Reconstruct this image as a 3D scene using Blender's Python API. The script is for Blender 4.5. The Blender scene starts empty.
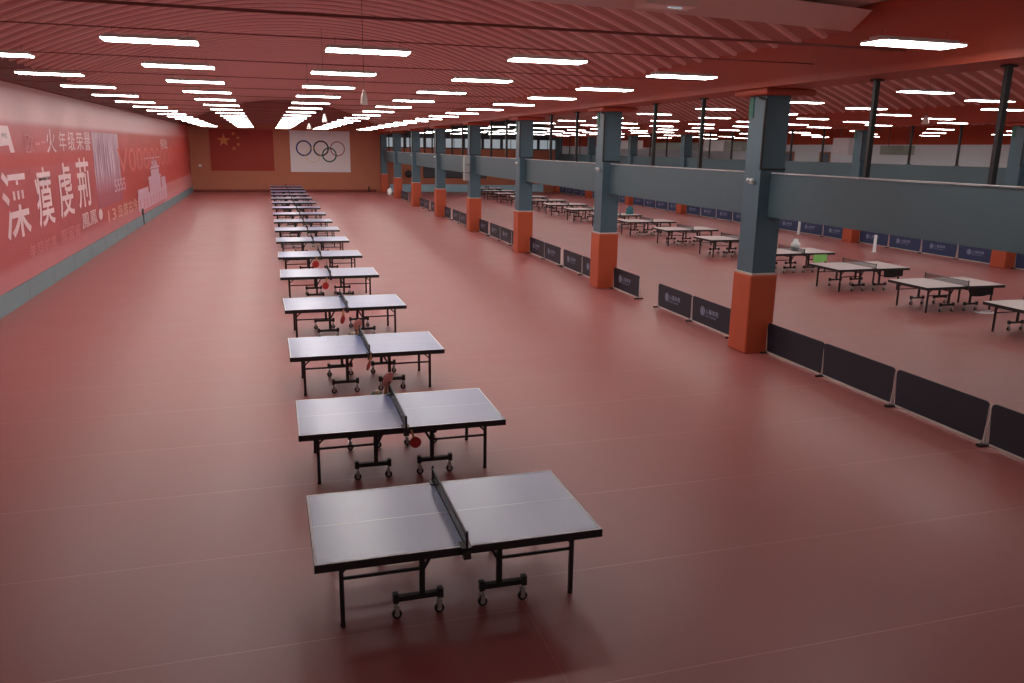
import bpy, bmesh, math, random
from mathutils import Vector, Matrix
random.seed(7)
sc = bpy.context.scene
col = sc.collection
PI = math.pi

# ------------------------------------------------------------------ helpers
class MB:
    """collects shapes into one mesh"""
    def __init__(s): s.v = []; s.f = []; s.m = []; s.sm = []
    def add(s, vs, fs, m=0, smooth=False):
        o = len(s.v); s.v += [tuple(p) for p in vs]
        for f in fs: s.f.append(tuple(o + i for i in f)); s.m.append(m); s.sm.append(smooth)
        return s
    def box(s, x0, x1, y0, y1, z0, z1, m=0, bev=0.0):
        if bev <= 0:
            vs = [(x0,y0,z0),(x1,y0,z0),(x1,y1,z0),(x0,y1,z0),(x0,y0,z1),(x1,y0,z1),(x1,y1,z1),(x0,y1,z1)]
            return s.add(vs, [(0,3,2,1),(4,5,6,7),(0,1,5,4),(1,2,6,5),(2,3,7,6),(3,0,4,7)], m)
        bm = bmesh.new(); bmesh.ops.create_cube(bm, size=1)
        for v in bm.verts:
            v.co = Vector(((x0+x1)/2 + v.co.x*(x1-x0), (y0+y1)/2 + v.co.y*(y1-y0), (z0+z1)/2 + v.co.z*(z1-z0)))
        bmesh.ops.bevel(bm, geom=list(bm.edges), offset=bev, segments=2, affect='EDGES', profile=0.5)
        s.bm(bm, m); return s
    def bm(s, bm, m=0, smooth=False, mat=None):
        bm.verts.ensure_lookup_table(); bm.verts.index_update()
        vs = [(mat @ v.co if mat else v.co) for v in bm.verts]
        s.add(vs, [[v.index for v in f.verts] for f in bm.faces], m, smooth); bm.free(); return s
    def tube(s, a, b, r, n=10, m=0, r2=None, cap=True):
        a = Vector(a); b = Vector(b); d = (b-a).normalized(); r2 = r if r2 is None else r2
        u = d.orthogonal().normalized(); w = d.cross(u)
        vs = []
        for p, rr in ((a, r), (b, r2)):
            for i in range(n):
                t = 2*PI*i/n; vs.append(p + (u*math.cos(t) + w*math.sin(t))*rr)
        fs = [(i, (i+1) % n, n+(i+1) % n, n+i) for i in range(n)]
        s.add(vs, fs, m, True)
        if cap: s.add(vs, [tuple(range(n-1, -1, -1)), tuple(range(n, 2*n))], m)
        return s
    def bar(s, a, b, w, h, m=0):
        """rectangular bar from a to b: w sideways, h upward"""
        a = Vector(a); b = Vector(b); d = (b-a).normalized()
        up = Vector((0,0,1)) if abs(d.z) < .95 else Vector((0,1,0))
        sd = d.cross(up).normalized(); up = sd.cross(d).normalized()
        vs = []
        for p in (a, b):
            for i, j in ((-1,-1),(1,-1),(1,1),(-1,1)): vs.append(p + sd*(w/2*i) + up*(h/2*j))
        return s.add(vs, [(0,1,2,3),(7,6,5,4),(0,4,5,1),(1,5,6,2),(2,6,7,3),(3,7,4,0)], m)
    def lathe(s, c, prof, n=16, m=0, axis='z'):
        c = Vector(c); vs = []
        for r, h in prof:
            for i in range(n):
                t = 2*PI*i/n; a, b = r*math.cos(t), r*math.sin(t)
                vs.append(c + (Vector((a,b,h)) if axis == 'z' else Vector((h,a,b)) if axis == 'x' else Vector((a,h,b))))
        fs = []
        for k in range(len(prof)-1):
            for i in range(n): fs.append((k*n+i, k*n+(i+1) % n, (k+1)*n+(i+1) % n, (k+1)*n+i))
        fs.append(tuple(range(n-1,-1,-1))); L = (len(prof)-1)*n; fs.append(tuple(range(L, L+n)))
        return s.add(vs, fs, m, True)
    def flat(s, pts, o, r, u, m=0, thick=0.0):
        """2-D polygon laid at o along vectors r and u"""
        o, r, u = Vector(o), Vector(r), Vector(u); vs = [o + r*x + u*y for x, y in pts]
        s.add(vs, [tuple(range(len(vs)))], m); return s
    def build(s, name, mats, parent=None, loc=None):
        me = bpy.data.meshes.new(name); me.from_pydata(s.v, [], s.f)
        for mt in (mats if isinstance(mats, (list, tuple)) else [mats]): me.materials.append(mt)
        me.polygons.foreach_set('material_index', s.m); me.polygons.foreach_set('use_smooth', s.sm); me.update()
        o = bpy.data.objects.new(name, me); col.objects.link(o)
        if parent: o.parent = parent
        if loc: o.location = loc
        return o

def tag(o, label=None, cat=None, group=None, kind=None):
    if label: o['label'] = label
    if cat: o['category'] = cat
    if group: o['group'] = group
    if kind: o['kind'] = kind
    return o
def empty(name, loc=(0,0,0), rz=0.0, label=None, cat=None, group=None, kind=None):
    o = bpy.data.objects.new(name, None); col.objects.link(o); o.empty_display_size = .2
    o.location = loc; o.rotation_euler = (0,0,rz)
    return tag(o, label, cat, group, kind)
def copy_tree(o, parent=None):
    c = o.copy(); col.objects.link(c)
    if parent: c.parent = parent
    for ch in list(o.children): copy_tree(ch, c)
    return c
ORD = ['nearest','second nearest','third nearest','fourth nearest','fifth nearest','sixth nearest','seventh nearest','eighth nearest',
       'ninth nearest','tenth nearest','eleventh nearest','twelfth nearest','thirteenth nearest','fourteenth nearest','fifteenth nearest',
       'sixteenth nearest','seventeenth nearest','eighteenth nearest','nineteenth nearest','twentieth nearest','twenty-first nearest',
       'twenty-second nearest','twenty-third nearest','twenty-fourth nearest','twenty-fifth nearest','twenty-sixth nearest','twenty-seventh nearest',
       'twenty-eighth nearest','twenty-ninth nearest','thirtieth nearest','thirty-first nearest','thirty-second nearest']

# ------------------------------------------------------------------ materials
def S(*c):     # sRGB 0-255 to linear
    return tuple(((v/255)/12.92 if v/255 <= .04045 else ((v/255+.055)/1.055)**2.4) for v in c) + (1,)
def mat(name, c, rough=.6, metal=0.0, spec=.5, noise=.0, scale=6.0, coat=0.0, emit=None, es=0.0):
    m = bpy.data.materials.new(name); m.use_nodes = True; nt = m.node_tree; b = nt.nodes['Principled BSDF']
    b.inputs['Base Color'].default_value = c; b.inputs['Roughness'].default_value = rough
    b.inputs['Metallic'].default_value = metal; b.inputs['Specular IOR Level'].default_value = spec
    b.inputs['Coat Weight'].default_value = coat; b.inputs['Coat Roughness'].default_value = .3
    if emit: b.inputs['Emission Color'].default_value = emit; b.inputs['Emission Strength'].default_value = es
    if noise > 0:
        tc = nt.nodes.new('ShaderNodeTexCoord'); nz = nt.nodes.new('ShaderNodeTexNoise'); nz.inputs['Scale'].default_value = scale
        nz.inputs['Detail'].default_value = 4
        mp = nt.nodes.new('ShaderNodeMapRange'); mp.inputs['To Min'].default_value = 1-noise; mp.inputs['To Max'].default_value = 1+noise
        mx = nt.nodes.new('ShaderNodeVectorMath'); mx.operation = 'SCALE'; mx.inputs[0].default_value = c[:3]
        nt.links.new(tc.outputs['Object'], nz.inputs['Vector']); nt.links.new(nz.outputs['Fac'], mp.inputs['Value'])
        nt.links.new(mp.outputs['Result'], mx.inputs['Scale']); nt.links.new(mx.outputs['Vector'], b.inputs['Base Color'])
    return m

def nd(nt, t, **kw):
    n = nt.nodes.new(t)
    for k, v in kw.items(): setattr(n, k, v)
    return n
def mth(nt, op, a, b=None, c=None):
    n = nt.nodes.new('ShaderNodeMath'); n.operation = op
    for i, x in enumerate((a, b, c)):
        if x is None: continue
        if isinstance(x, (int, float)): n.inputs[i].default_value = x
        else: nt.links.new(x, n.inputs[i])
    return n.outputs[0]
def mixc(nt, f, a, b):
    n = nt.nodes.new('ShaderNodeMix'); n.data_type = 'RGBA'
    for i, x in ((0, f), (6, a), (7, b)):
        if isinstance(x, (int, float)): n.inputs[i].default_value = x
        elif isinstance(x, tuple): n.inputs[i].default_value = x
        else: nt.links.new(x, n.inputs[i])
    return n.outputs[2]

FLOOR_C = S(154, 84, 81)
def floor_material():
    m = bpy.data.materials.new('red sports vinyl'); m.use_nodes = True; nt = m.node_tree; b = nt.nodes['Principled BSDF']
    geo = nd(nt, 'ShaderNodeNewGeometry'); sp = nd(nt, 'ShaderNodeSeparateXYZ'); nt.links.new(geo.outputs['Position'], sp.inputs[0])
    X, Y = sp.outputs[0], sp.outputs[1]
    right = mth(nt, 'GREATER_THAN', X, 2.2)
    # roll seams every 1.8 m, staggered left and right of the x = 2.2 joint
    yy = mth(nt, 'ADD', mth(nt, 'SUBTRACT', Y, 5.4 - 18), mth(nt, 'MULTIPLY', mth(nt, 'SUBTRACT', 1.0, right), .55))
    fr = mth(nt, 'MULTIPLY', mth(nt, 'FRACT', mth(nt, 'DIVIDE', yy, 1.8)), 1.8)
    l1 = mth(nt, 'LESS_THAN', fr, .012)
    l2 = mth(nt, 'LESS_THAN', mth(nt, 'ABSOLUTE', mth(nt, 'SUBTRACT', X, 2.2)), .006)
    nz0 = nd(nt, 'ShaderNodeTexNoise'); nz0.inputs['Scale'].default_value = .35; nt.links.new(geo.outputs['Position'], nz0.inputs['Vector'])
    seam = mth(nt, 'MULTIPLY', mth(nt, 'MAXIMUM', l1, mth(nt, 'MULTIPLY', l2, .5)), mth(nt, 'MULTIPLY', nz0.outputs['Fac'], .8))
    nz = nd(nt, 'ShaderNodeTexNoise'); nz.inputs['Scale'].default_value = .8; nz.inputs['Detail'].default_value = 5
    nt.links.new(geo.outputs['Position'], nz.inputs['Vector'])
    c = mixc(nt, nz.outputs['Fac'], tuple(v*.9 for v in FLOOR_C[:3]) + (1,), tuple(v*1.1 for v in FLOOR_C[:3]) + (1,))
    c = mixc(nt, seam, c, S(215, 150, 145))
    nt.links.new(c, b.inputs['Base Color']); b.inputs['Specular IOR Level'].default_value = .8
    rr = nd(nt, 'ShaderNodeMapRange'); rr.inputs['To Min'].default_value = .36; rr.inputs['To Max'].default_value = .48
    nt.links.new(nz.outputs['Fac'], rr.inputs['Value']); nt.links.new(rr.outputs['Result'], b.inputs['Roughness'])
    return m

def banner_material():
    m = bpy.data.materials.new('printed banner sheet'); m.use_nodes = True; nt = m.node_tree; b = nt.nodes['Principled BSDF']
    geo = nd(nt, 'ShaderNodeNewGeometry'); sp = nd(nt, 'ShaderNodeSeparateXYZ'); nt.links.new(geo.outputs['Position'], sp.inputs[0])
    Y, Z = sp.outputs[1], sp.outputs[2]
    def ramp(v, a, bb):
        n = nd(nt, 'ShaderNodeMapRange'); n.interpolation_type = 'SMOOTHSTEP'; n.inputs['From Min'].default_value = a; n.inputs['From Max'].default_value = bb
        nt.links.new(v, n.inputs['Value']); return n.outputs['Result']
    nz = nd(nt, 'ShaderNodeTexNoise'); nz.inputs['Scale'].default_value = .5; nz.inputs['Detail'].default_value = 3
    mpg = nd(nt, 'ShaderNodeMapping'); mpg.inputs['Scale'].default_value = (1, .5, 1.5)
    nt.links.new(geo.outputs['Position'], mpg.inputs['Vector']); nt.links.new(mpg.outputs['Vector'], nz.inputs['Vector'])
    red = mixc(nt, ramp(Y, 34, 46), S(184, 84, 88), S(182, 68, 62))
    red = mixc(nt, mth(nt, 'MULTIPLY', ramp(nz.outputs['Fac'], .45, .7), .35), red, S(205, 90, 90))
    # warm strip between the small and the big lettering
    strip = mth(nt, 'MULTIPLY', ramp(Z, 3.55, 3.7), mth(nt, 'SUBTRACT', 1.0, ramp(Z, 3.95, 4.1)))
    red = mixc(nt, mth(nt, 'MULTIPLY', strip, .6), red, S(190, 52, 40))
    topf = mth(nt, 'MULTIPLY', ramp(Z, 4.72, 5.0), mth(nt, 'SUBTRACT', 1.0, mth(nt, 'MULTIPLY', ramp(Y, 45, 78), .8)))
    c = mixc(nt, topf, red, S(212, 165, 167))
    low = mth(nt, 'SUBTRACT', 1.0, ramp(Z, .85, 1.25))
    c = mixc(nt, mth(nt, 'MULTIPLY', low, .75), c, S(205, 128, 132))
    pale = mth(nt, 'MULTIPLY', mth(nt, 'SUBTRACT', 1.0, ramp(Z, 1.6, 1.75)), ramp(Y, 58, 60))
    c = mixc(nt, mth(nt, 'MULTIPLY', pale, .6), c, S(215, 150, 150))
    nt.links.new(c, b.inputs['Base Color']); b.inputs['Roughness'].default_value = .45
    return m

def stripes_material():
    m = bpy.data.materials.new('lavender striped print'); m.use_nodes = True; nt = m.node_tree; b = nt.nodes['Principled BSDF']
    geo = nd(nt, 'ShaderNodeNewGeometry'); mp = nd(nt, 'ShaderNodeMapping'); mp.inputs['Scale'].default_value = (0, 3.2, .25)
    nz = nd(nt, 'ShaderNodeTexNoise'); nz.inputs['Scale'].default_value = 1.6; nz.inputs['Detail'].default_value = 3
    nt.links.new(geo.outputs['Position'], mp.inputs['Vector']); nt.links.new(mp.outputs['Vector'], nz.inputs['Vector'])
    rp = nd(nt, 'ShaderNodeValToRGB'); rp.color_ramp.elements[0].position = .36; rp.color_ramp.elements[1].position = .64
    rp.color_ramp.elements[0].color = S(140, 85, 112); rp.color_ramp.elements[1].color = S(214, 190, 200)
    nt.links.new(nz.outputs['Fac'], rp.inputs[0])
    sp = nd(nt, 'ShaderNodeSeparateXYZ'); nt.links.new(geo.outputs['Position'], sp.inputs[0])
    mr = nd(nt, 'ShaderNodeMapRange'); mr.inputs['From Min'].default_value = 2.2; mr.inputs['From Max'].default_value = 3.2; mr.inputs['To Min'].default_value = 1; mr.inputs['To Max'].default_value = 0
    nt.links.new(sp.outputs[2], mr.inputs['Value'])
    c = mixc(nt, mr.outputs['Result'], rp.outputs[0], S(172, 92, 106)); nt.links.new(c, b.inputs['Base Color'])
    return m

def net_material(al=.6):
    m = bpy.data.materials.new('dark net mesh'); m.use_nodes = True; nt = m.node_tree; b = nt.nodes['Principled BSDF']
    b.inputs['Base Color'].default_value = S(22, 28, 34); b.inputs['Roughness'].default_value = .8; b.inputs['Alpha'].default_value = al
    return m

M = dict(
    floor=floor_material(), banner=banner_material(), stripes=stripes_material(), net=net_material(),
    deck=mat('painted vault deck', S(176, 116, 109), .62, noise=.06, scale=1.5), rib=mat('lighter vault rib', S(226, 182, 174), .6),
    deck2=mat('smooth vault fascia', S(238, 204, 196), .6, noise=.05, scale=.8),
    beam=mat('orange red beam paint', S(174, 74, 50), .55, noise=.06, scale=1.0),
    beamdark=mat('dark red beam paint', S(120, 40, 32), .6),
    orange=mat('orange plinth paint', S(178, 78, 46), .5, noise=.05, scale=2),
    grey=mat('blue grey paint', S(70, 94, 102), .5, noise=.05, scale=1.2), greycol=mat('blue grey pillar paint', S(72, 100, 112), .45, noise=.05, scale=1.2),
    base=mat('grey green skirting', S(120, 146, 152), .5, noise=.05), basegap=mat('skirting joint', S(60, 68, 70), .7),
    wallback=mat('ochre orange wall paint', S(180, 112, 86), .7, noise=.05, scale=.6), walltrim=mat('dark red wall foot', S(120, 44, 36), .6),
    wallleft=mat('pinkish wall paint', S(190, 130, 128), .7), wallwhite=mat('white tiled wall', S(222, 238, 246), .4, noise=.03, scale=3),
    wallorange=mat('orange upper wall', S(190, 84, 52), .65), winframe=mat('dark window band', S(62, 68, 72), .5),
    glass=mat('bright frosted pane', S(200, 215, 222), .2, emit=S(185, 205, 215), es=.35),
    flag=mat('flag red cloth', S(156, 54, 42), .7), star=mat('flag star yellow', S(206, 130, 70), .7), white=mat('matt white sheet', S(226, 222, 224), .6),
    rblue=mat('ring blue', S(42, 66, 120), .6), rblack=mat('ring black', S(36, 38, 50), .6), rred=mat('ring red', S(150, 62, 70), .6),
    ryellow=mat('ring yellow', S(218, 200, 150), .6), rgreen=mat('ring green', S(40, 86, 78), .6),
    top=mat('grey blue table surface', S(74, 104, 166), .3, spec=1.0, coat=.9, noise=.03, scale=3), line=mat('white table line', S(225, 228, 232), .5),
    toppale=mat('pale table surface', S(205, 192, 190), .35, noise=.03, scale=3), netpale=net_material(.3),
    black=mat('black powder coated steel', S(26, 24, 26), .45), dark=mat('dark metal', S(40, 38, 40), .4), rubber=mat('black caster rubber', S(30, 30, 30), .6),
    chrome=mat('bright steel', S(190, 188, 186), .3, metal=.6), tape=mat('net tape', S(92, 104, 108), .6),
    bred=mat('red bat rubber', S(168, 40, 36), .5), bpink=mat('faded pink bat rubber', S(212, 128, 112), .5), wood=mat('bat handle wood', S(186, 132, 84), .5),
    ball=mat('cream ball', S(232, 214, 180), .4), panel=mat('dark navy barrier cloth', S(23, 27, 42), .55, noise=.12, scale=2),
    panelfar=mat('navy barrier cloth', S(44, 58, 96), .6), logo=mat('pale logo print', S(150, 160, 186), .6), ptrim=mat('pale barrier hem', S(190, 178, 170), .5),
    housing=mat('white lamp housing', S(225, 222, 215), .5), lamp=mat('lit diffuser', S(255, 250, 244), .5, emit=(1, .96, .92, 1), es=26.0),
    rod=mat('tie rod paint', S(136, 78, 72), .6), conduit=mat('pale conduit', S(190, 192, 192), .45),
    txtwhite=mat('white print', S(232, 205, 208), .5), txtfaint=mat('faint pink print', S(212, 134, 136), .5), txtred=mat('faint red print', S(208, 108, 102), .5),
    txtyel=mat('cream print', S(222, 176, 156), .5), txtlav=mat('lavender print', S(208, 170, 186), .5), txtdark=mat('dark print', S(70, 60, 70), .5),
    acgrey=mat('grey green cabinet', S(150, 160, 150), .5), acwhite=mat('white cabinet', S(222, 226, 228), .4), boxgrey=mat('pale grey box', S(168, 176, 178), .5),
    greencloth=mat('bright green cloth', S(150, 232, 130), .8), teal=mat('teal cloth', S(60, 120, 130), .8), blacks=mat('black cloth', S(24, 22, 24), .9),
    cyan=mat('pale blue board', S(150, 190, 205), .5), board=mat('dark grey board', S(66, 72, 80), .5), greentag=mat('green tag', S(40, 110, 90), .5),
    pend=mat('white pendant', S(230, 225, 215), .4), doorblue=mat('blue grey door', S(92, 112, 128), .5),
)

# ------------------------------------------------------------------ text
_dg = None
def text_into(mb, body, o, r, u, w, h, m=0, bold=0.0):
    """lays the lettering into the box w x h at o along r (reading direction) and u (up)"""
    cu = bpy.data.curves.new('lettering', 'FONT'); cu.body = body; cu.resolution_u = 3; cu.offset = bold
    ob = bpy.data.objects.new('lettering', cu); col.objects.link(ob)
    dg = bpy.context.evaluated_depsgraph_get()
    me = bpy.data.meshes.new_from_object(ob.evaluated_get(dg))
    xs = [v.co.x for v in me.vertices]; ys = [v.co.y for v in me.vertices]
    x0, x1, y0, y1 = min(xs), max(xs), min(ys), max(ys)
    o, r, u = Vector(o), Vector(r), Vector(u)
    mb.add([o + r*((v.co.x-x0)/(x1-x0)*w) + u*((v.co.y-y0)/(y1-y0)*h) for v in me.vertices], [tuple(p.vertices) for p in me.polygons], m)
    bpy.data.objects.remove(ob); bpy.data.curves.remove(cu); bpy.data.meshes.remove(me)
    return mb

# ------------------------------------------------------------------ layout
XL = -6.65; YB = 81.0; Y0N = -3.0
def D(y): return 0.010*(y-15.5)            # the pillar side runs very slightly off the table row's direction
RZ = -0.010
SPR = 6.42; RISE = 2.05
PIL = [15.05, 23.75, 32.85, 41.95, 51.3, 60.7, 70.3, 79.6]

# --- camera
f, yaw, pitch, roll, H = 802.3, *[math.radians(a) for a in (16.858, 13.52, .903)], 4.364
fw = Vector((math.sin(yaw)*math.cos(pitch), math.cos(yaw)*math.cos(pitch), -math.sin(pitch)))
rt = Vector((math.cos(yaw), -math.sin(yaw), 0)); up = rt.cross(fw)
r2 = rt*math.cos(roll) + up*math.sin(roll); u2 = up*math.cos(roll) - rt*math.sin(roll)
cam = bpy.data.objects.new('camera', bpy.data.cameras.new('camera')); col.objects.link(cam)
cam.data.sensor_width = 36; cam.data.lens = f/1024*36; cam.data.clip_end = 300; cam.data.clip_start = .05
cam.matrix_world = Matrix(((r2.x,u2.x,-fw.x,0),(r2.y,u2.y,-fw.y,0),(r2.z,u2.z,-fw.z,H),(0,0,0,1)))
sc.camera = cam

# ------------------------------------------------------------------ shell
def struct(mb, name, mats, parent=None): return tag(mb.build(name, mats, parent), kind='structure')
XR3 = 46.0
struct(MB().add([(XL-.2,Y0N,0),(XR3+1,Y0N,0),(XR3+1,YB+.2,0),(XL-.2,YB+.2,0)], [(0,1,2,3)]), 'floor', M['floor'])
struct(MB().box(XL-.25, XL, Y0N, YB, 0, SPR), 'wall_left', M['wallleft'])
mb = MB().box(XL, XL+.16, Y0N, YB, 5.92, SPR+.12); struct(mb, 'trim_1', M['beamdark'])
# skirting of grey green boards with joints
mb = MB(); y = 8.0; i = 0
while y < YB:
    L = 2.9
    mb.box(XL, XL+.05, y, min(y+L-.03, YB), 0, .52, 0, ); mb.box(XL, XL+.03, y+L-.03, min(y+L, YB), 0, .5, 1); y += L
mb.box(XL, XL+.07, 48.2, 48.5, 0, .85, 1)
struct(mb, 'baseboard_left', [M['base'], M['basegap']])

def vault(xa, xb, name, y0=12.4, rise=RISE):
    mb = MB(); n = 28; per = .75
    def z(t): return SPR + rise*(1-(2*t-1)**2)
    y = y0
    rows = []
    while y < YB:
        for dy, dz, in ((0,0),(.54,0),(.58,-.05),(.71,-.05)): rows.append((y+dy, dz))
        y += per
    rows.append((YB+.05, 0))
    vs = []
    for yy, dz in rows:
        a, b = xa(yy), xb(yy)
        for k in range(n+1):
            t = k/n; vs.append((a+(b-a)*t, yy, z(t)+dz))
    fs = [[], []]
    for j in range(len(rows)-1):
        for k in range(n):
            q = (j*(n+1)+k, j*(n+1)+k+1, (j+1)*(n+1)+k+1, (j+1)*(n+1)+k)
            fs[0 if j % 4 == 0 else 1].append(q)
    mb.add(vs, fs[0], 0); o = len(mb.f)
    for q in fs[1]: mb.f.append(q); mb.m.append(1); mb.sm.append(False)
    return struct(mb, name, [M['deck'], M['rib']])
vault(lambda y: XL, lambda y: 9.75+D(y), 'ceiling')
vault(lambda y: 10.75+D(y), lambda y: 27.75+D(y), 'ceiling', y0=7.0)
vault(lambda y: 28.75+D(y), lambda y: XR3, 'ceiling', y0=12.0)
# smooth stiffening fascia that closes the vault towards the camera
mb = MB(); n = 30; Yf = 12.35; vs = []
for k in range(n+1):
    t = k/n; xx = XL + (9.75-XL)*t; q = 1-(2*t-1)**2
    vs += [(xx, Yf, SPR-.02+.14*q), (xx, Yf, SPR+.02+(RISE+.1)*q), (xx, Yf-.5, SPR+.25+.2*q)]
fs = []
for k in range(n): a = 3*k; fs += [(a, a+3, a+4, a+1), (a, a+2, a+5, a+3)]
mb.add(vs, fs)
# roof slab over the zone by the camera
mb.box(XL, 10.75, Y0N, Yf-.02, SPR+.36, SPR+.46)
struct(mb, 'ceiling', M['deck2'])

def yprism(mb, x0, x1, z0, z1, ya, yb, m=0):
    a, b = D(ya), D(yb)
    vs = [(x0+a,ya,z0),(x1+a,ya,z0),(x1+b,yb,z0),(x0+b,yb,z0),(x0+a,ya,z1),(x1+a,ya,z1),(x1+b,yb,z1),(x0+b,yb,z1)]
    return mb.add(vs, [(0,3,2,1),(4,5,6,7),(0,1,5,4),(1,2,6,5),(2,3,7,6),(3,0,4,7)], m)
mb = MB(); yprism(mb, 9.75, 10.75, 5.65, SPR+.35, Y0N, YB); struct(mb, 'ceiling_beam', M['beam'])
mb = MB(); yprism(mb, 27.75, 28.75, 5.65, SPR+.35, Y0N, YB); struct(mb, 'ceiling_beam', M['beam'])
# back walls
mb = MB().box(XL, 10.9, YB, YB+.2, 0, 9); mb.box(XL+.17, 9.7, YB-.02, YB, 6.2, 8.9, 1); struct(mb, 'wall_back', [M['wallback'], M['deck']])
mb = MB().box(XL, 10.3, YB-.04, YB, 0, .22); struct(mb, 'baseboard_back', M['walltrim'])
mb = MB().box(10.9, 29.2, YB, YB+.2, 0, 4.25).box(10.9, 29.2, YB, YB+.2, 5.4, 9, 1).box(10.9, 29.2, YB+.1, YB+.2, 4.25, 5.4, 1); struct(mb, 'wall_back', [M['wallback'], M['winframe']])
mb = MB().box(29.2, XR3+.3, YB, YB+.2, 0, 4.7).box(29.2, XR3+.3, YB, YB+.2, 4.7, 9, 1); struct(mb, 'wall_back', [M['wallwhite'], M['wallorange']])
for k in range(9):
    x0 = 11.3 + k*1.98
    w = empty('window_%d' % (k+1), (x0, YB, 4.3)); tag(w, kind='structure')
    mbf = MB().box(0, 1.8, -.03, .05, 0, .06).box(0, 1.8, -.03, .05, .94, 1.0).box(0, .06, -.03, .05, .06, .94).box(1.74, 1.8, -.03, .05, .06, .94).box(.87, .93, -.03, .05, .06, .94)
    mbf.build('window_frame', M['winframe'], w); MB().box(.06, 1.74, 0, .03, .06, .94).build('pane', M['glass'], w)
# hall three side wall
mb = MB().box(XR3, XR3+.2, Y0N, YB, 0, 5.1).box(XR3, XR3+.2, Y0N, YB, 5.1, SPR+.1, 1); struct(mb, 'wall_right', [M['wallwhite'], M['wallorange']])

# ------------------------------------------------------------------ left banner
ban = MB().box(XL, XL+.012, 6.0, 80.6, .54, 5.9).build('wall_banner', M['banner'])
tag(ban, 'long red and pink printed banner with white lettering covering the left wall', 'banner')
bx = XL + .016; R_ = (0,1,0); U_ = (0,0,1)
def bt(name, pieces, m, off=0.0, label=None, bold=0.0):
    mb = MB()
    for body, y0, y1, z0, z1 in pieces: text_into(mb, body, (bx+off, y0, z0), R_, U_, y1-y0, z1-z0, 0, bold)
    o = mb.build(name, m, ban)
    if label: o['label'] = label
    return o
bt('main_lettering', [('溧', 24.1, 26.5, 1.75, 3.55), ('瘼', 27.35, 29.35, 1.8, 3.6), ('虔', 30.15, 32.25, 1.85, 3.65), ('荊', 33.05, 35.3, 1.95, 3.78)], M['txtwhite'], .004, 'four large white characters', .012)
bt('heading_lettering', [('火', 29.3, 30.5, 4.0, 4.75), ('年', 31.0, 32.0, 4.05, 4.7), ('级', 32.3, 33.4, 4.05, 4.72), ('荣', 33.7, 34.8, 4.05, 4.72), ('譽', 35.0, 36.2, 4.05, 4.75)], M['txtwhite'], .004, 'row of smaller white characters')
bt('faint_lettering', [('欧', 26.9, 27.8, 4.0, 4.6), ('一', 28.0, 28.5, 4.25, 4.32), ('一', 28.7, 29.2, 4.3, 4.36)], M['txtfaint'], .004)
bt('slogan_lettering', [('羌荫前高', 26.0, 29.2, 1.0, 1.45), ('厚留省', 29.8, 32.8, 1.05, 1.5)], M['txtfaint'], .004)
bt('bold_lettering', [('鳳鳳', 33.2, 36.0, 1.2, 1.75), ('●', 36.4, 37.2, 1.25, 1.7)], M['txtwhite'], .004)
bt('cream_lettering', [('岛曾古今', 40.9, 46.8, .95, 1.55)], M['txtyel'], .004)
bt('numeral_lettering', [('13', 38.4, 40.3, 1.0, 1.5)], M['txtyel'], .004)
bt('number_lettering', [('5555', 40.6, 43.6, 2.15, 2.7)], M['txtlav'], .004)
bt('arch_lettering', [('V00000000', 42.0, 66.0, 2.9, 4.1)], M['txtred'], .003)
bt('distant_lettering', [('何处', 59.0, 63.0, 4.0, 4.65)], M['txtwhite'], .004)
MB().box(XL+.012, XL+.018, 36.5, 42.6, 1.7, 4.75).build('striped_print', M['stripes'], ban)
# white block with a cut corner
mb = MB().flat([(0,-.05),(1.2,-.05),(1.55,-.75),(1.15,-.75),(1.05,-.55),(0,-.6),(0,-.05)][:6], (bx+.002, 24.2, 4.8), R_, U_)
text_into(mb, 'MVS', (bx+.004, 24.75, 4.42), R_, U_, .45, .14, 1); mb.build('corner_print', [M['txtwhite'], M['txtdark']], ban)
# pale pagoda skyline
mb = MB()
for y0, y1, z0, z1 in ((47.2, 60.5, .75, 1.55), (47.4, 51.5, 1.55, 1.9), (52, 57.5, 1.55, 2.35), (53.2, 57.0, 2.35, 2.8), (58, 60.2, 1.55, 2.2), (53.8, 56.3, 2.95, 3.3), (50.8, 58.2, 3.45, 3.52), (54.5, 54.8, 3.3, 3.45)):
    mb.flat([(0,0),(y1-y0,0),(y1-y0,z1-z0),(0,z1-z0)], (bx+.003, y0, z0), R_, U_)
for z0, a, b_ in ((2.3, 51.4, 58.2), (2.85, 52.6, 57.6)):
    mb.flat([(0,0),(b_-a,0),(b_-a-.7,.14),(.7,.14)], (bx+.004, a, z0), R_, U_)
for k in range(9):
    mb.flat([(0,0),(.35,0),(.35,.5),(0,.5)], (bx+.006, 47.8+k*1.38, .85), R_, U_, 1)
mb.build('skyline_print', [M['txtlav'], M['txtfaint']], ban)
# ------------------------------------------------------------------ back wall flag, ring banner
fl = MB().box(-4.9, .75, YB-.03, YB, 1.95, 5.72).build('national_flag', M['flag']); tag(fl, 'large dark red flag with yellow stars on the back wall', 'flag')
def star(mb, cx, cz, R, rot=0.0):
    pts = []
    for k in range(10):
        a = PI/2 + rot + k*PI/5; rr = R if k % 2 == 0 else R*.39
        pts.append((cx+rr*math.cos(a), cz+rr*math.sin(a)))
    o = Vector((0, YB-.035, 0))
    vs = [(x, YB-.035, z) for x, z in pts] + [(cx, YB-.035, cz)]
    mb.add(vs, [(k, (k+1) % 10, 10) for k in range(10)])
mb = MB(); star(mb, -3.65, 4.7, .62); mb.build('large_star', M['star'], fl)
for cx, cz, rr in ((-2.78, 5.32, .4), (-2.38, 4.95, .1), (-2.38, 4.36, .7), (-2.78, 3.98, .3)):
    mb = MB(); star(mb, cx, cz, .2, rr); mb.build('small_star', M['star'], fl)
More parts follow.
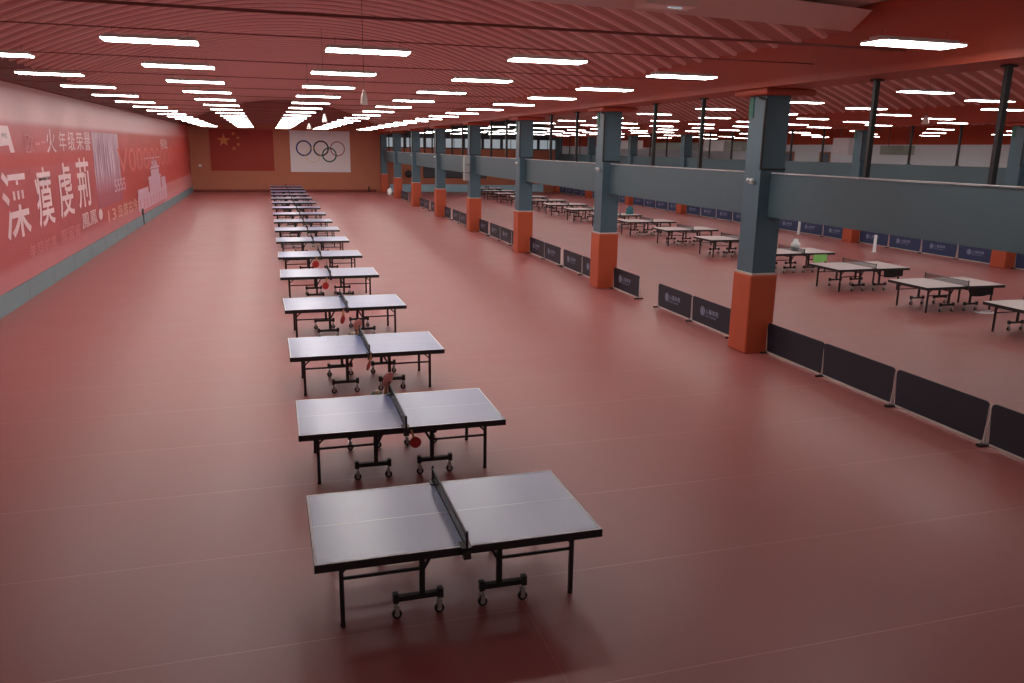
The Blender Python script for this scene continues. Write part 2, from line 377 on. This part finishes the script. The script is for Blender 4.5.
rb = MB().box(2.25, 7.85, YB-.05, YB, 1.88, 5.72).build('ring_banner', M['white']); tag(rb, 'white banner with five interlocked coloured rings on the back wall', 'banner')
def ring(name, cx, cz, R, w, m, off):
    mb = MB(); n = 40; vs = []
    for k in range(n):
        a = 2*PI*k/n
        vs += [(cx+R*math.cos(a), YB-.055-off, cz+R*math.sin(a)), (cx+(R-w)*math.cos(a), YB-.055-off, cz+(R-w)*math.sin(a))]
    mb.add(vs, [(2*k, 2*((k+1) % n), 2*((k+1) % n)+1, 2*k+1) for k in range(n)]); o = mb.build('ring', m, rb); o['label'] = name
ring('blue ring', 3.52, 4.1, .74, .14, M['rblue'], 0); ring('black ring', 5.12, 4.1, .74, .14, M['rblack'], .002); ring('red ring', 6.66, 4.08, .70, .09, M['rred'], .004)
ring('faint yellow ring', 4.34, 3.46, .7, .06, M['ryellow'], .006); ring('green ring', 5.88, 3.5, .70, .13, M['rgreen'], .008)
sw = MB().box(-5.98, -5.72, YB-.06, YB, 2.3, 2.5).build('switch_box', M['acwhite']); tag(sw, 'small white box on the back wall left of the flag', 'wall box')
fe = MB().lathe((9.55, YB-.25, 0), [(.07,0),(.08,.03),(.08,.42),(.05,.5),(.025,.54),(.025,.6)], 10).tube((9.55, YB-.25, .58), (9.55, YB-.38, .5), .02, 6).build('fire_extinguisher', M['black'])
tag(fe, 'small dark fire extinguisher at the foot of the back wall', 'extinguisher')

# ------------------------------------------------------------------ pillars
def make_pillar(y0, far=False):
    x0 = 0
    p = empty('support_pillar')
    MB().box(-.33, .33, 0, .72, 0, 1.76, bev=.03).build('plinth', M['orange'], p)
    MB().box(-.315, .315, .015, .705, 1.76, 1.80).build('collar', M['ptrim'], p)
    MB().box(-.285, .285, .05, .66, 1.80, 5.52).build('shaft', M['greycol'], p)
    MB().box(-.5, .7, -.25, 1.0, 5.52, 5.648, bev=.04).build('capital', M['beam'], p)
    MB().tube((-.3, .04, 4.0), (-.3, .04, 5.42), .03, 8).tube((-.3, .04, 4.02), (.3, .04, 4.02), .02, 8).tube((-.3, .04, 5.42), (-.3, .3, 5.48), .03, 8).build('conduit', M['dark'], p)
    MB().box(-.305, -.285, .5, .66, 5.08, 5.5).build('tag', M['greentag'], p)
    return p
p0 = make_pillar(0); 
for i, y in enumerate(PIL):
    p = p0 if i == 0 else copy_tree(p0)
    p.location = (10.3 + D(y), y, 0); p.rotation_euler = (0, 0, RZ)
    tag(p, 'grey pillar with orange plinth beside the open hall, %s to the camera' % ORD[i], 'pillar', 'pillars along the right side of the near hall', 'thing')
FP = [15.7, 24.8, 33.9, 43.0, 52.1, 61.2, 70.3, 79.4]
for i, y in enumerate(FP):
    if i in (0,): continue
    p = copy_tree(p0); p.location = (28.2 + D(y), y, 0); p.rotation_euler = (0, 0, RZ)
    tag(p, 'grey pillar with orange plinth in the far barrier line, %s to the camera' % ORD[i-1], 'pillar', 'pillars in the far barrier line', 'thing')
# tie beams between the pillars (dark grey girders)
def girder(xc, ya, yb):
    mb = MB(); yprism(mb, xc-.13, xc+.13, 3.02, 3.92, ya, yb); return mb
ends = [6.0] + PIL
for i in range(len(PIL)):
    a = ends[i] + (.68 if i else -8.5); b = ends[i+1] + .06
    g = girder(10.4, a, b).build('girder', M['grey']); tag(g, 'dark grey girder between pillars, %s bay along the near hall' % ORD[i], 'girder', 'girders along the near hall', 'structure')
ends = [15.7] + FP[1:]
for i in range(len(FP)-1):
    a = ends[i] + (.68 if i else -12); b = ends[i+1] + .06
    g = girder(28.25, a, b).build('girder', M['grey']); tag(g, 'dark grey girder over the far barrier line, %s bay' % ORD[i], 'girder', 'girders over the far barrier line', 'structure')
# hanger posts between girder and ceiling beam
def make_post():
    mb = MB().box(-.045, .045, -.035, .035, 3.925, 5.645).box(-.09, .09, -.07, .07, 3.925, 3.95).box(-.09, .09, -.07, .07, 5.615, 5.645)
    return mb.build('hanger_post', M['black'])
hp = make_post(); first = True
def posts(xc, bays, where, grp):
    global first
    k = 0
    for a, b in bays:
        for t in (1/3, 2/3):
            y = a + .7 + (b - a - .7)*t
            o = hp if first else hp.copy()
            if not first: col.objects.link(o)
            first = False
            o.location = (xc + D(y), y, 0); tag(o, 'thin black upright post above the %s girder line, %s' % (where, ORD[k] + ' to the camera'), 'post', grp); k += 1
posts(10.4, list(zip([6.2]+PIL[:-1], PIL)), 'near', 'upright posts above the near girders')
posts(28.25, list(zip(FP[:-1], FP[1:])), 'far', 'upright posts above the far girders')
# pale conduit lying on the near girders
for i in range(len(PIL)):
    a = ([4.0]+PIL)[i] + .7; b = PIL[i] - .02
    c = MB().tube((10.24+D(a), a, 3.945), (10.24+D(b), b, 3.945), .012, 8).build('conduit', M['conduit'])
    tag(c, 'thin pale conduit along the top of the near girder, %s bay' % ORD[i], 'conduit', 'conduits on the near girders')
# emergency twin lights under the girder line
for i in (0, 1, 2, 4, 5):
    y = PIL[i]; x = 10.0 + D(y)
    e = empty('emergency_light', (x+.008, y+.3, 3.7)); e.scale = (.7,)*3; tag(e, 'small white twin lamp fixed on the %s pillar of the near line' % ORD[i].replace(' nearest',''), 'emergency light', 'twin lamps on pillars')
    if i == 0: tag(e, 'small white twin lamp fixed on the nearest pillar')
    MB().box(-.07, 0, -.14, .14, 0, .1, bev=.01).build('case', M['acgrey'], e)
    for s in (-1, 1): MB().lathe((-.1, s*.1, .12), [(.02,.05),(.05,.03),(.06,-.03)], 12, axis='x').build('lamp_head', M['acwhite'], e)
# three stacked boxes on the fourth pillar
for k in range(3):
    e = empty('equipment_box', (9.98 + D(41.95), 42.2, 2.66 + k*.43)); tag(e, 'pale grey box on the side of the fourth pillar, %s of three' % ['lowest','middle','topmost'][k], 'box', 'boxes stacked on the fourth pillar')
    MB().box(-.26, .02, -.18, .2, .02, .41, bev=.015).build('case', M['boxgrey'], e); MB().box(-.27, -.255, -.13, .15, .07, .36).build('door', M['acgrey'], e)

# ------------------------------------------------------------------ barriers
def make_barrier(far=False, logo=True, L=2.0):
    p = empty('barrier_panel'); h = .70
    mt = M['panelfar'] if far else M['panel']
    r = .08; pts = []
    for cx, cz, a0 in ((-L/2+r, .055+r*.4, PI), (L/2-r, .055+r*.4, 1.5*PI), (L/2-r, h-r, 0), (-L/2+r, h-r, PI/2)):
        rr = r if cz > .3 else r*.4
        for k in range(5): a = a0 + k*PI/8; pts.append((cx + rr*math.cos(a), cz + rr*math.sin(a)))
    n = len(pts); vs = [(-.012, y, z) for y, z in pts] + [(.012, y, z) for y, z in pts]
    mb = MB().add(vs, [tuple(range(n-1,-1,-1)), tuple(range(n, 2*n))] + [(i, (i+1) % n, n+(i+1) % n, n+i) for i in range(n)])
    mb.build('cloth_panel', mt, p)
    MB().box(-.016, .016, -L/2+.06, L/2-.06, .03, .062).build('hem', M['ptrim'], p)
    for s in (-1, 1):
        yy = s*(L/2+.004); MB().tube((0, yy, .03), (0, yy, h-.06), .012, 8).build('post', M['chrome'], p)
        MB().bar((-.14, yy, .018), (.14, yy, .018), .035, .036).build('foot', M['black'], p)
    if logo:
        mb = MB(); o = (-.0135, 0, 0); R = (0,-1,0); U = (0,0,1)
        m_ = 24
        for a_, b_, w in ((.115, .095, 0), (.075, .06, 0)):
            vs = []
            for k in range(m_):
                t = 2*PI*k/m_; vs += [(-.0135, .42 - a_*math.cos(t), .40 + a_*math.sin(t)), (-.0135, .42 - b_*math.cos(t), .40 + b_*math.sin(t))]
            mb.add(vs, [(2*k, 2*((k+1) % m_), 2*((k+1) % m_)+1, 2*k+1) for k in range(m_)])
        mb.flat([(-.03,-.05),(.03,-.05),(.03,.05),(-.03,.05)], (-.0135, .42, .40), R, U)
        text_into(mb, '心猫体育', (-.0135, .27, .37), R, U, .62, .13); text_into(mb, 'SPORTS CENTER', (-.0135, .27, .29), R, U, .52, .04)
        mb.build('logo', M['logo'], p)
    return p
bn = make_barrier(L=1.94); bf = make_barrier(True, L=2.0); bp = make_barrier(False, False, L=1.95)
NB = [([8.1, 10.1, 12.1, 14.05], True)]
for q, (near, far_) in enumerate(((2, 1), (2, 2), (3, 1), (3, 1), (2, 2), (1, 2))):
    a, b = PIL[q]+.78, PIL[q+1]-.04; a += .65 if q == 0 else 0
    NB.append(([a + 1.0 + 2.0*k for k in range(near)] + [b - 1.0 - 2.0*k for k in range(far_)][::-1], False))
k = 0; used = set()
for ys, plain in NB:
    for y in ys:
        src = bp if plain else bn
        p = src if src not in used else copy_tree(src); used.add(src)
        p.location = (10.5 + D(y), y, 0); p.rotation_euler = (0, 0, RZ)
        tag(p, ('plain dark barrier panel' if plain else 'dark barrier panel with pale logo') + ' beside the pillars, %s to the camera' % ORD[k], 'barrier', 'barrier panels along the pillar line'); k += 1
k = 0
for q in range(1, len(FP)):
    a = FP[q-1] + .76
    for t in range(4):
        y = a + (FP[q]-.04-a)*(t+.5)/4
        if y < 20.4: continue
        p = bf if k == 0 else copy_tree(bf)
        p.location = (28.3 + D(y), y, 0); p.rotation_euler = (0, 0, RZ)
        tag(p, 'blue barrier panel with pale logo in the far line, %s to the camera' % ORD[min(k, 31)], 'barrier', 'barrier panels in the far line'); k += 1

# ------------------------------------------------------------------ table tennis tables
def make_table():
    t = empty('table_tennis_table'); TL, TW = 1.37, .7625
    for s in (-1, 1):
        a, b = (s*.006, s*TL); x0, x1 = min(a,b), max(a,b)
        mb = MB().box(x0, x1, -TW, TW, .748, .76)
        zt = .7608; lw = .022
        for q in ((x0, x1, -TW, -TW+lw), (x0, x1, TW-lw, TW), (x1-lw, x1, -TW, TW) if s > 0 else (x0, x0+lw, -TW, TW), (x0, x1, -.0025, .0025)):
            mb.add([(q[0],q[2],zt),(q[1],q[2],zt),(q[1],q[3],zt),(q[0],q[3],zt)], [(0,1,2,3)], 1)
        top = mb.build('tabletop', [M['top'], M['line']], t)
        e = .003; mb = MB()
        mb.box(x0, x1, -TW-e, -TW+.035, .68, .757).box(x0, x1, TW-.035, TW+e, .68, .757)
        mb.box(*( (x1-.035, x1+e) if s > 0 else (x0-e, x0+.035) ), -TW-e, TW+e, .68, .757).box(*((x0, x0+.035) if s > 0 else (x1-.035, x1)), -TW+.035, TW-.035, .68, .748)
        mb.build('apron', M['black'], top)
        for v in (-1, 1):
            yy = v*.57; X = lambda q: s*q
            lg = MB().box(X(1.13)-.02, X(1.13)+.02, yy-.02, yy+.02, .03, .69).build('leg', M['black'], t)
            MB().lathe((X(1.13), yy, 0), [(.026,0),(.026,.03),(.018,.035)], 10).build('foot', M['rubber'], lg)
            MB().bar((X(1.12), yy, .56), (X(.98), yy, .69), .022, .022).build('diagonal_stay', M['black'], t)
            MB().bar((X(.38), yy, .46), (X(.25), yy, .69), .025, .03).build('diagonal_stay', M['black'], t)
            MB().bar((X(.38), yy, .49), (X(1.13), yy, .49), .022, .026).build('side_rail', M['black'], t)
            MB().box(X(.38)-.026, X(.38)+.026, yy-.022, yy+.022, .2, .70).build('upright', M['black'], t)
            cb = MB().box(X(.42)-.235, X(.42)+.235, yy-.028, yy+.028, .185, .235).box(X(.42)-.24, X(.42)-.19, yy-.032, yy+.032, .17, .265).box(X(.42)+.19, X(.42)+.24, yy-.032, yy+.032, .17, .265).build('crossbar', M['black'], t)
            for w in (-1, 1):
                cx = X(.42) + w*.205
                MB().tube((cx, yy-.014, .047), (cx, yy+.014, .047), .047, 16, 0).tube((cx, yy-.02, .047), (cx, yy+.02, .047), .024, 12, 1).tube((cx, yy, .13), (cx, yy, .19), .014, 8, 1).box(cx-.02, cx+.02, yy-.028, yy-.022, .045, .14, 1).box(cx-.02, cx+.02, yy+.022, yy+.028, .045, .14, 1).box(cx-.022, cx+.022, yy-.028, yy+.028, .13, .14, 1).build('caster', [M['rubber'], M['chrome']], cb)
        MB().bar((s*.38, -.57, .6), (s*.38, .57, .6), .03, .03).bar((s*1.13, -.57, .64), (s*1.13, .57, .64), .025, .025).build('cross_rail', M['black'], t)
    MB().box(-.004, .004, -.80, .80, .765, .90).build('net', M['net'], t)
    MB().box(-.008, .008, -.80, .80, .895, .912).build('net_tape', M['tape'], t)
    for v in (-1, 1):
        MB().tube((0, v*.81, .67), (0, v*.81, .935), .014, 10).box(-.05, .05, min(v*.68, v*.82), max(v*.68, v*.82), .762, .775).box(-.035, .035, min(v*.768, v*.83), max(v*.768, v*.83), .66, .75).build('net_post', M['dark'], t)
    return t
T0 = make_table()
ty = [6.63, 10.01, 14.05, 18.36, 23.13, 27.44, 31.99, 36.26, 40.45, 44.91, 49.48, 53.99, 58.43, 62.81, 67.2, 71.6, 76.0]
tabs = []
for i, y in enumerate(ty):
    t = T0 if i == 0 else copy_tree(T0); t.location = (1.592, y + .7625, 0); t.rotation_euler = (0, 0, {1: -.009, 3: .014, 4: -.008}.get(i, 0))
    tag(t, 'grey-blue table tennis table in the near hall row, %s to the camera' % ORD[i], 'table', 'tables in the near hall row'); tabs.append(t)
PT = []
def pale_table(src):
    t = copy_tree(src)
    swap = {}
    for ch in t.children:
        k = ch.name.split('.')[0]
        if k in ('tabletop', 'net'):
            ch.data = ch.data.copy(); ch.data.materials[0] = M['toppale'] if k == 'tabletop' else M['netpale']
    return t
def dy(y): return {14.3: 18.72, 17.85: 18.86, 21.35: 18.66}.get(y, 18.95 - .03*max(0, 30-y)) + D(y)
fy = [14.3, 17.85, 21.35, 25.3, 29.85, 34.0, 38.3, 42.5, 46.8, 51.1, 55.4, 59.7, 64.0, 68.3, 72.5]
for i, y in enumerate(fy):
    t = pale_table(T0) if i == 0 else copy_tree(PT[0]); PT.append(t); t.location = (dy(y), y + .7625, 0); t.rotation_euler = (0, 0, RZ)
    tag(t, 'pale table tennis table in the hall beyond the pillars, %s to the camera' % ORD[i], 'table', 'tables in the hall beyond the pillars')

# bats hanging at the net posts
def bat(loc, rx, ry, rz, face, label, sc_=1.0):
    b = empty('table_tennis_bat', loc); b.rotation_euler = (rx, ry, rz); b.scale = (sc_,)*3; tag(b, label, 'bat', 'bats hanging at net posts')
    n = 28; vs = []
    for q in (-.007, .007):
        for k in range(n):
            a = 2*PI*k/n; z = -.155 + .08*math.sin(a); x = .076*math.cos(a)*(1 if math.sin(a) < .3 else 1-.25*(math.sin(a)-.3))
            vs.append((x, q, z))
    def disc(o): return [tuple(range(n-1,-1,-1)) , tuple(range(n, 2*n))] + [(k, (k+1) % n, n+(k+1) % n, n+k) for k in range(n)]
    MB().add([(x, -.007 if q < 0 else 0, z) for x, q, z in vs], disc(0)).build('rubber', face, b)
    MB().add([(x, 0.0001 if q < 0 else .007, z) for x, q, z in vs], disc(0)).build('rubber', M['black'], b)
    MB().box(-.014, .014, -.011, .011, -.085, .03, bev=.005).build('handle', M['wood'], b)
    return b
xc = 1.592
bat((xc+.06, 10.01-.08, .72), 0, -.3, 0, M['bred'], 'round red bat hanging at the front net post of the second nearest table')
bat((xc+.01, 14.05-.08, .72), .2, .1, 1.15, M['bred'], 'dark red bat hanging at the front net post of the third nearest table', 1.1)
bat((xc-.08, 18.36-.08, .70), .1, .05, 1.0, M['bred'], 'dark red bat hanging at the front net post of the fourth nearest table', 1.25)
bat((xc-.12, 23.13-.08, .70), 0, .2, .4, M['bred'], 'red bat hanging at the front net post of the fifth nearest table', 1.3)
bat((xc-.14, 27.44-.08, .74), 0, .2, .2, M['bred'], 'dull red bat hanging at the front net post of the sixth nearest table', 1.5)
bat((xc-.05, 10.01+1.525+.09, .74), PI-.2, .0, .75+PI, M['bpink'], 'faded pink bat held upright behind the far net post of the second nearest table', 1.5)
bat((xc-.06, 14.05+1.525+.09, .74), PI-.2, .0, .65+PI, M['bpink'], 'faded pink bat held upright behind the far net post of the third nearest table', 1.4)
for (x, y, z, nm) in ((xc-.17, 11.535+.13, .70, 'second'), (xc-.13, 15.575+.12, .70, 'third')):
    e = MB().lathe((x, y, z), [(.05,-.02),(.075,0),(.085,.05),(.075,.05),(.065,.01)], 16).bar((x, y-.08, z+.03), (xc, y-.1, z+.03), .02, .02).build('ball_cup', M['black'])
    tag(e, 'small black ball cup clamped by the far net post of the %s nearest table' % nm, 'ball cup', 'ball cups')
    bm = bmesh.new(); bmesh.ops.create_uvsphere(bm, u_segments=16, v_segments=10, radius=.04)
    o = MB().bm(bm, 0, True).build('ball', M['ball'], None, (x, y, z+.06)); tag(o, 'cream ball in the black cup behind the %s nearest table' % nm, 'ball', 'balls in cups')

# things around the far tables
def hung_cloth(x, y, w, h, m, label, name='hanging_cloth'):
    mb = MB(); n = 8; vs = []
    for k in range(n+1):
        t = k/n; b = .018*math.sin(t*9)
        vs += [(x+w*t, y+b, .70), (x+w*t, y+b*1.4-.01, .70-h*(.94+.06*math.sin(t*5)))]
    vs2 = [(a, c+.015, d) for a, c, d in vs]; N = len(vs)
    mb.add(vs+vs2, [(2*k, 2*k+1, 2*k+3, 2*k+2) for k in range(n)] + [(N+2*k, N+2*k+2, N+2*k+3, N+2*k+1) for k in range(n)] + [(0,N,N+1,1),(2*n,2*n+1,N+2*n+1,N+2*n)] + [(2*k+1,N+2*k+1,N+2*k+3,2*k+3) for k in range(n)])
    return tag(mb.build(name, m), label, 'cloth')
hung_cloth(dy(17.85)+.1, 17.85-.03, .85, .24, M['blacks'], 'black cloth hanging under the second nearest table beyond the pillars')
hung_cloth(dy(21.35)+.35, 21.35-.03, .75, .24, M['blacks'], 'black cloth hanging under the third nearest table beyond the pillars')
hung_cloth(dy(25.3)+.42, 25.3-.03, .6, .3, M['greencloth'], 'bright green cloth hanging under a table beyond the pillars')
e = empty('ball_bucket', (dy(25.3)+.15, 25.3+.75, .76)); tag(e, 'white bucket with grey lower part standing on a table beyond the pillars', 'bucket')
MB().lathe((0,0,0), [(.13,0),(.15,.02),(.16,.17),(.15,.18)], 18).build('bucket_base', M['boxgrey'], e); MB().lathe((0,0,0), [(.17,.18),(.17,.28),(.09,.34),(.08,.44),(.06,.45)], 18).build('bucket_top', M['acwhite'], e)
tl = MB().lathe((dy(42.5)+.9, 42.5+.7, .76), [(.2,0),(.24,.06),(.2,.2),(.22,.3),(.12,.42),(.05,.46)], 14).build('kit_bag', M['teal']); tag(tl, 'teal bag standing on a table in the middle of the far row', 'bag')
for (x, y, s) in ((26.54, 30.47, 'right of the bright orange plinth'), (28.0, 38.1, 'behind the table with the white bucket')):
    o = MB().lathe((x, y, 0), [(.12,0),(.12,.02),(.07,.04),(.065,.75),(.05,.78)], 12).build('marker_post', M['acwhite']); tag(o, 'short white floor post ' + s, 'post', 'white posts on the far floor')
mb = MB(); n = 24
vs = []
for k in range(n):
    a = 2*PI*k/n; vs += [(.32*math.cos(a), .22*math.sin(a), .005), (.27*math.cos(a), .17*math.sin(a), .03)]
mb.add(vs, [(2*k, 2*((k+1) % n), 2*((k+1) % n)+1, 2*k+1) for k in range(n)]); mb.tube((-.2,0,.02), (.25,.05,.02), .02, 6)
o = mb.build('ball_hoop', M['acwhite'], None, (19.55, 17.75, 0)); tag(o, 'white hoop lying on the floor beside the right end of a far table', 'hoop')
# far end of the second hall
for k, (a, b, z1, m) in enumerate(((11.6, 19.6, .75, 'cyan'), (20.0, 24.6, .7, 'cyan'), (25.0, 27.6, .8, 'cyan'))):
    o = MB().box(a, b, YB-.3, YB-.22, 0.02, z1).box(a, a+.06, YB-.45, YB-.1, 0, .06).box(b-.06, b, YB-.45, YB-.1, 0, .06).build('low_board', M[m]); tag(o, 'pale blue low board along the far end wall, %s section' % ['left','middle','right'][k], 'board', 'low boards at the far end')
o = MB().box(15.0, 21.5, YB-.06, YB, 1.35, 2.75).box(15.1, 21.4, YB-.07, YB-.06, 1.43, 2.67, 1).build('wall_board', [M['dark'], M['board']]); tag(o, 'wide dark grey board on the end wall beyond the pillars', 'board')
fn = empty('wall_fan', (13.5, YB-.05, 1.75)); tag(fn, 'round dark wall fan on the end wall beyond the pillars', 'fan')
MB().lathe((0,-.28,0), [(.34,0),(.36,.03),(.34,.06)], 20, axis='y').build('guard', M['dark'], fn); MB().tube((0,-.22,0), (0,.04,0), .05, 8).build('bracket', M['dark'], fn)
o = MB().lathe((10.95, 76.3, 0), [(.22,0),(.24,.03),(.23,.45),(.1,.55),(.08,.62)], 14).build('water_drum', M['acwhite']); tag(o, 'white drum on the floor beside the farthest pillars', 'drum')

# ------------------------------------------------------------------ lamps
def make_lamp():
    e = empty('strip_light')
    MB().box(-.64, .64, -.21, .21, .018, .045).box(-.6, .6, -.1, .1, .045, .085).build('housing', M['housing'], e)
    MB().box(-.63, .63, -.205, .205, 0, .018).build('diffuser', M['lamp'], e)
    for q in (-1, 1): MB().tube((q*.5, 0, .085), (q*.5, 0, .2), .003, 5).build('hanger', M['dark'], e)
    return e
L0 = make_lamp(); usedL = [False]
def lamp(x, y, z, label, grp, s=1.0, zs=1.0):
    e = L0 if not usedL[0] else copy_tree(L0); usedL[0] = True
    e.location = (x, y, z); e.scale = (s, s*zs, zs); tag(e, label, 'ceiling light', grp)
RN = ['along the banner wall', 'second row from the banner wall', 'row over the tables', 'row right of the tables', 'beside the orange beam']
rows = [(-4.42, [16.4 + 4.13*k for k in range(15)]), (-1.5, [13.26 + 4.05*k for k in range(16)]), (1.61, [13.27 + 4.17*k for k in range(16)]),
        (4.6, [13.36 + 4.4*k for k in range(15)]), (7.85, [9.31] + [15.0 + 3.95*k for k in range(16)])]
for r, (x, ys) in enumerate(rows):
    for k, y in enumerate(ys):
        if y > 79: continue
        lamp(x + (D(y)*.9 if r == 4 else D(y)*.3 if r == 3 else 0) + (.55 if r == 4 and k == 0 else .12 if r == 4 else 0), y, 5.78, 'lit strip light %s, %s to the camera' % (RN[r], ORD[k]), 'strip lights of the near hall', 1.05 if r == 4 else 1.0)
RN2 = ['left', 'second', 'third', 'fourth', 'right']
for r, x in enumerate((13.0, 16.25, 19.5, 22.75, 26.0)):
    for k in range(15):
        y = 14.0 + 4.17*k + (0, 1.5, 0, 1.5, 0)[r]
        if y > 78 or (x < 14 and y < 13): continue
        lamp(x + D(y), y, 5.6, 'lit strip light beyond the pillars, %s row, %s to the camera' % (RN2[r], ORD[k]), 'strip lights of the middle hall', .95, .7)
for r, x in enumerate((32.0, 37.0, 42.0)):
    for k in range(10):
        y = 22.0 + 5.6*k
        lamp(x, y, 5.6, 'lit strip light of the farthest hall, %s row, %s to the camera' % (['left','middle','right'][r], ORD[k]), 'strip lights of the farthest hall', 1.1, .6)
# tie rods across the vault
for k, y in enumerate([11.0] + [13.3 + 4.17*j for j in range(15)]):
    z = 5.96
    o = MB().tube((XL+.1, y, z), (9.76 + D(y), y, z), .010 if k else .02, 6).build('tie_rod', M['rod']); tag(o, 'thin dark red tie rod across the vaulted ceiling, %s to the camera' % ORD[k], 'tie rod', 'tie rods under the vault')
# pendants
def pendant(x, y, z, top, label, q=1.0):
    e = empty('bell_pendant', (x, y, z)); tag(e, label, 'pendant', 'white bell pendants')
    MB().lathe((0,0,0), [(.12*q,0),(.118*q,.05),(.085*q,.18),(.05*q,.26),(.03*q,.29)], 16).build('shade', M['pend'], e); MB().tube((0,0,.29), (0,0,top-z), .005, 6).build('cord', M['dark'], e)
pendant(1.95, 16.9, 5.17, 8.4, 'white bell pendant on a cord under the vault, nearest of the row over the tables', .6)
pendant(2.1, 30.6, 5.17, 8.4, 'white bell pendant under the vault, second of the row over the tables', .8)
pendant(2.2, 43.5, 5.17, 8.4, 'white bell pendant under the vault, third of the row over the tables')
pendant(22.0, 23.55, 5.41, 8.2, 'white bell pendant hanging in the hall beyond the pillars')
# box with a small light on the fascia
e = empty('fascia_light', (6.0, 12.0, 6.5)); tag(e, 'grey box with a small lit bar under the smooth ceiling fascia', 'light')
MB().box(-.45, .45, -.3, .12, 0, .16, bev=.02).build('case', M['deck2'], e); MB().box(-.02, .2, -.2, -.14, -.02, 0).build('light_bar', M['glass'], e)
# ------------------------------------------------------------------ cabinets and ducts over the far girders
def cab(y0, y1, z0, z1, m, label, x=30.0, dp=.7):
    e = empty('wall_cabinet', (x, (y0+y1)/2, z0)); tag(e, label, 'cabinet'); w = abs(y1-y0)/2; h = z1-z0
    MB().box(0, dp, -w, w, 0, h, bev=.02).build('case', m, e)
    MB().box(-.012, 0, -w+.05, -.02, .05, h-.05).build('door', m, e); MB().box(-.012, 0, .02, w-.05, .05, h-.05).build('door', m, e)
    for s in (-1, 1): MB().tube((dp/2, s*w*.8, h), (dp/2, s*w*.8, 6.6-z0), .02, 6).build('hanger', M['dark'], e)
cab(37.3, 38.6, 4.3, 5.2, M['acwhite'], 'white cabinet hung beyond the far girder near the nearest pillar')
cab(49.9, 52.6, 4.4, 5.15, M['acwhite'], 'wide white cabinet hung beyond the far girder')
cab(47.6, 49.8, 4.44, 5.05, M['acgrey'], 'grey-green cabinet beside the wide white cabinet')
cab(33.3, 34.9, 4.35, 4.8, M['acgrey'], 'grey-green cabinet hung at the right beyond the far girder')
cab(63.9, 68.9, 4.45, 5.2, M['acwhite'], 'long white cabinet hung beyond the second pillar')
cab(54.6, 60.2, 4.45, 5.0, M['acgrey'], 'long grey-green cabinet hung between first and second pillars')
for k in range(3):
    y = 60.0 + k*5
    dr = empty('door_%d' % (k+1), (XR3, y, 0)); tag(dr, kind='structure'); MB().box(-.05, 0, -.6, .6, 3.2, 4.4).build('leaf', M['doorblue'], dr); MB().box(-.07, 0, -.7, -.6, 3.2, 4.5).box(-.07, 0, .6, .7, 3.2, 4.5).box(-.07, 0, -.7, .7, 4.4, 4.5).build('door_frame', M['wood'], dr)

# ------------------------------------------------------------------ light, world
w = bpy.data.worlds.new('world'); sc.world = w; w.use_nodes = True
bg = w.node_tree.nodes['Background']; bg.inputs[0].default_value = (1, .92, .9, 1); bg.inputs[1].default_value = .25
sc.view_settings.view_transform = 'Standard'; sc.view_settings.look = 'None'; sc.view_settings.exposure = 0
